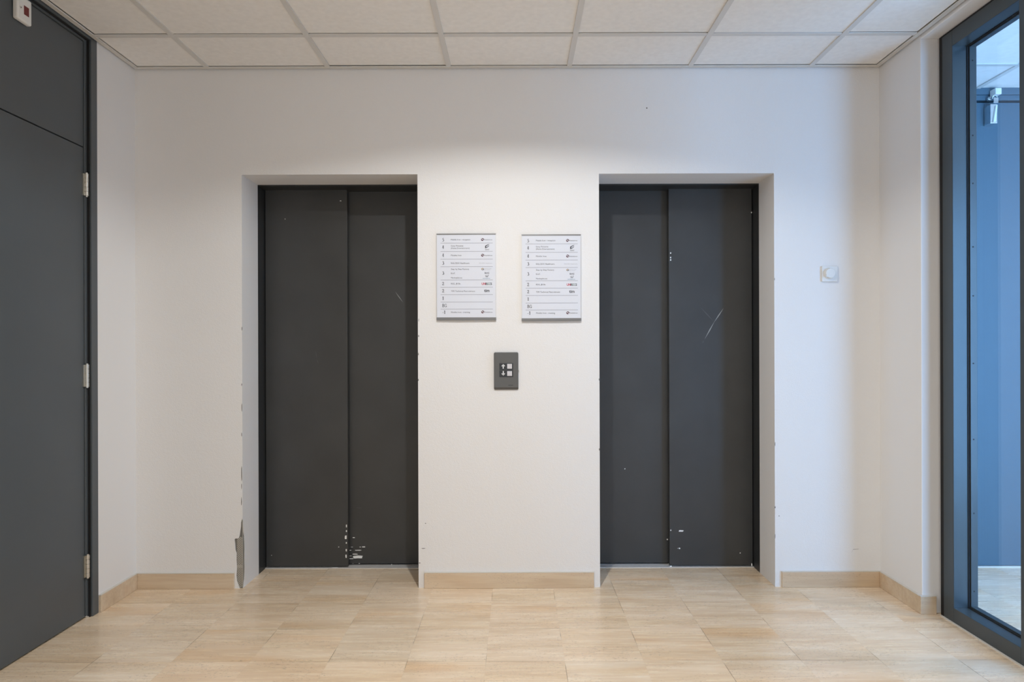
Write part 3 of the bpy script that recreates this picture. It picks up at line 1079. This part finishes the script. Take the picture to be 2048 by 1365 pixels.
def fill_spot(name, loc, power, col, size=150, blend=0.6, r=0.05):
    l = bpy.data.lights.new(name, 'SPOT')
    l.energy = power; l.color = col; l.spot_size = math.radians(size); l.spot_blend = blend; l.shadow_soft_size = r
    o = bpy.data.objects.new(name, l); COL.objects.link(o); o.location = loc
    return o


def area(name, loc, rot, sx, sy, power, col):
    l = bpy.data.lights.new(name, 'AREA')
    l.shape = 'RECTANGLE'; l.size = sx; l.size_y = sy; l.energy = power; l.color = col
    o = bpy.data.objects.new(name, l); COL.objects.link(o); o.location = loc; o.rotation_euler = rot
    return o


L1P = 32
NEUT = (0.965, 0.97, 0.965)
WARM = (1.0, 0.94, 0.87)
def disc_light(name, loc, r, power, col):
    l = bpy.data.lights.new(name, 'AREA')
    l.shape = 'DISK'; l.size = 2 * r; l.energy = power; l.color = col
    o = bpy.data.objects.new(name, l); COL.objects.link(o); o.location = loc
    return o


LPX, LPY = -0.03, -1.34                # the downlight that washes the wall between the lifts
dl = empty('ceiling_downlight', (LPX, LPY, H - 0.036), 'round surface downlight on the ceiling in front of the two directory boards', 'ceiling light')
b = MB()
n = 40
for k in range(n):
    a0, a1 = 2 * PI * k / n, 2 * PI * (k + 1) / n
    for ra, za, rb, zb in ((0.100, H + 0.004, 0.100, H - 0.033), (0.100, H - 0.033, 0.104, H - 0.036), (0.104, H - 0.036, 0.110, H - 0.033), (0.110, H - 0.033, 0.110, H + 0.004)):
        b.quad([(LPX + ra * math.cos(a0), LPY + ra * math.sin(a0), za), (LPX + ra * math.cos(a1), LPY + ra * math.sin(a1), za),
                (LPX + rb * math.cos(a1), LPY + rb * math.sin(a1), zb), (LPX + rb * math.cos(a0), LPY + rb * math.sin(a0), zb)])
b.build('rim', BLACK, dl)
b = MB(); b.cyl((LPX, LPY, H + 0.001), 0.099, 0.004, 'z', 40)
b.build('diffuser', WHITEP, dl)
disc_light('downlight', (LPX, LPY, H - 0.002), 0.03, L1P, NEUT)
for x, y in ((-1.1, -3.1), (1.1, -3.1), (0.0, -4.4)):
    fill_spot('downlight', (x, y, 2.57), 50, WARM, 150, 1.0, 0.08)  # added warm fill lights behind the camera, without fixtures
area('window_daylight', ((WX0 + WX1) / 2, YC - 0.05, (WZ0 + WZ1) / 2), (PI / 2, 0, 0), WX1 - WX0, WZ1 - WZ0, 165, (0.21, 0.47, 0.88))
fill_spot('downlight', (2.9, -1.0, 2.57), 72, (1.0, 0.80, 0.64), 165, 1.0, 0.08)  # added warm fill that takes blue out of the corridor ceiling and floor
area('rear_fill', (0.3, YB + 0.03, 1.15), (PI / 2, 0, 0), 2.9, 1.9, 17, (0.74, 0.87, 1.0))  # added cool fill panel in front of the solid rear wall

# ------------------------------------------------------------------ camera and view
cd = bpy.data.cameras.new('camera')
cd.sensor_width = 36.0
cd.lens = F / 2048 * 36.0
cd.shift_x = -(VX - 1024) / 2048
cd.shift_y = (VY - 682.5) / 2048
cd.clip_start = 0.05
cam = bpy.data.objects.new('camera', cd); COL.objects.link(cam)
cam.location = (0, -D, CZ)
cam.rotation_euler = (PI / 2, math.radians(0.17), 0)
S.camera = cam
S.view_settings.view_transform = 'Standard'
S.view_settings.look = 'None'
S.view_settings.gamma = 1.0
S.view_settings.use_curve_mapping = False
S.view_settings.exposure = -0.08
S.cycles.use_denoising = True
S.cycles.max_bounces = 10
S.cycles.diffuse_bounces = 6
S.cycles.transparent_max_bounces = 12
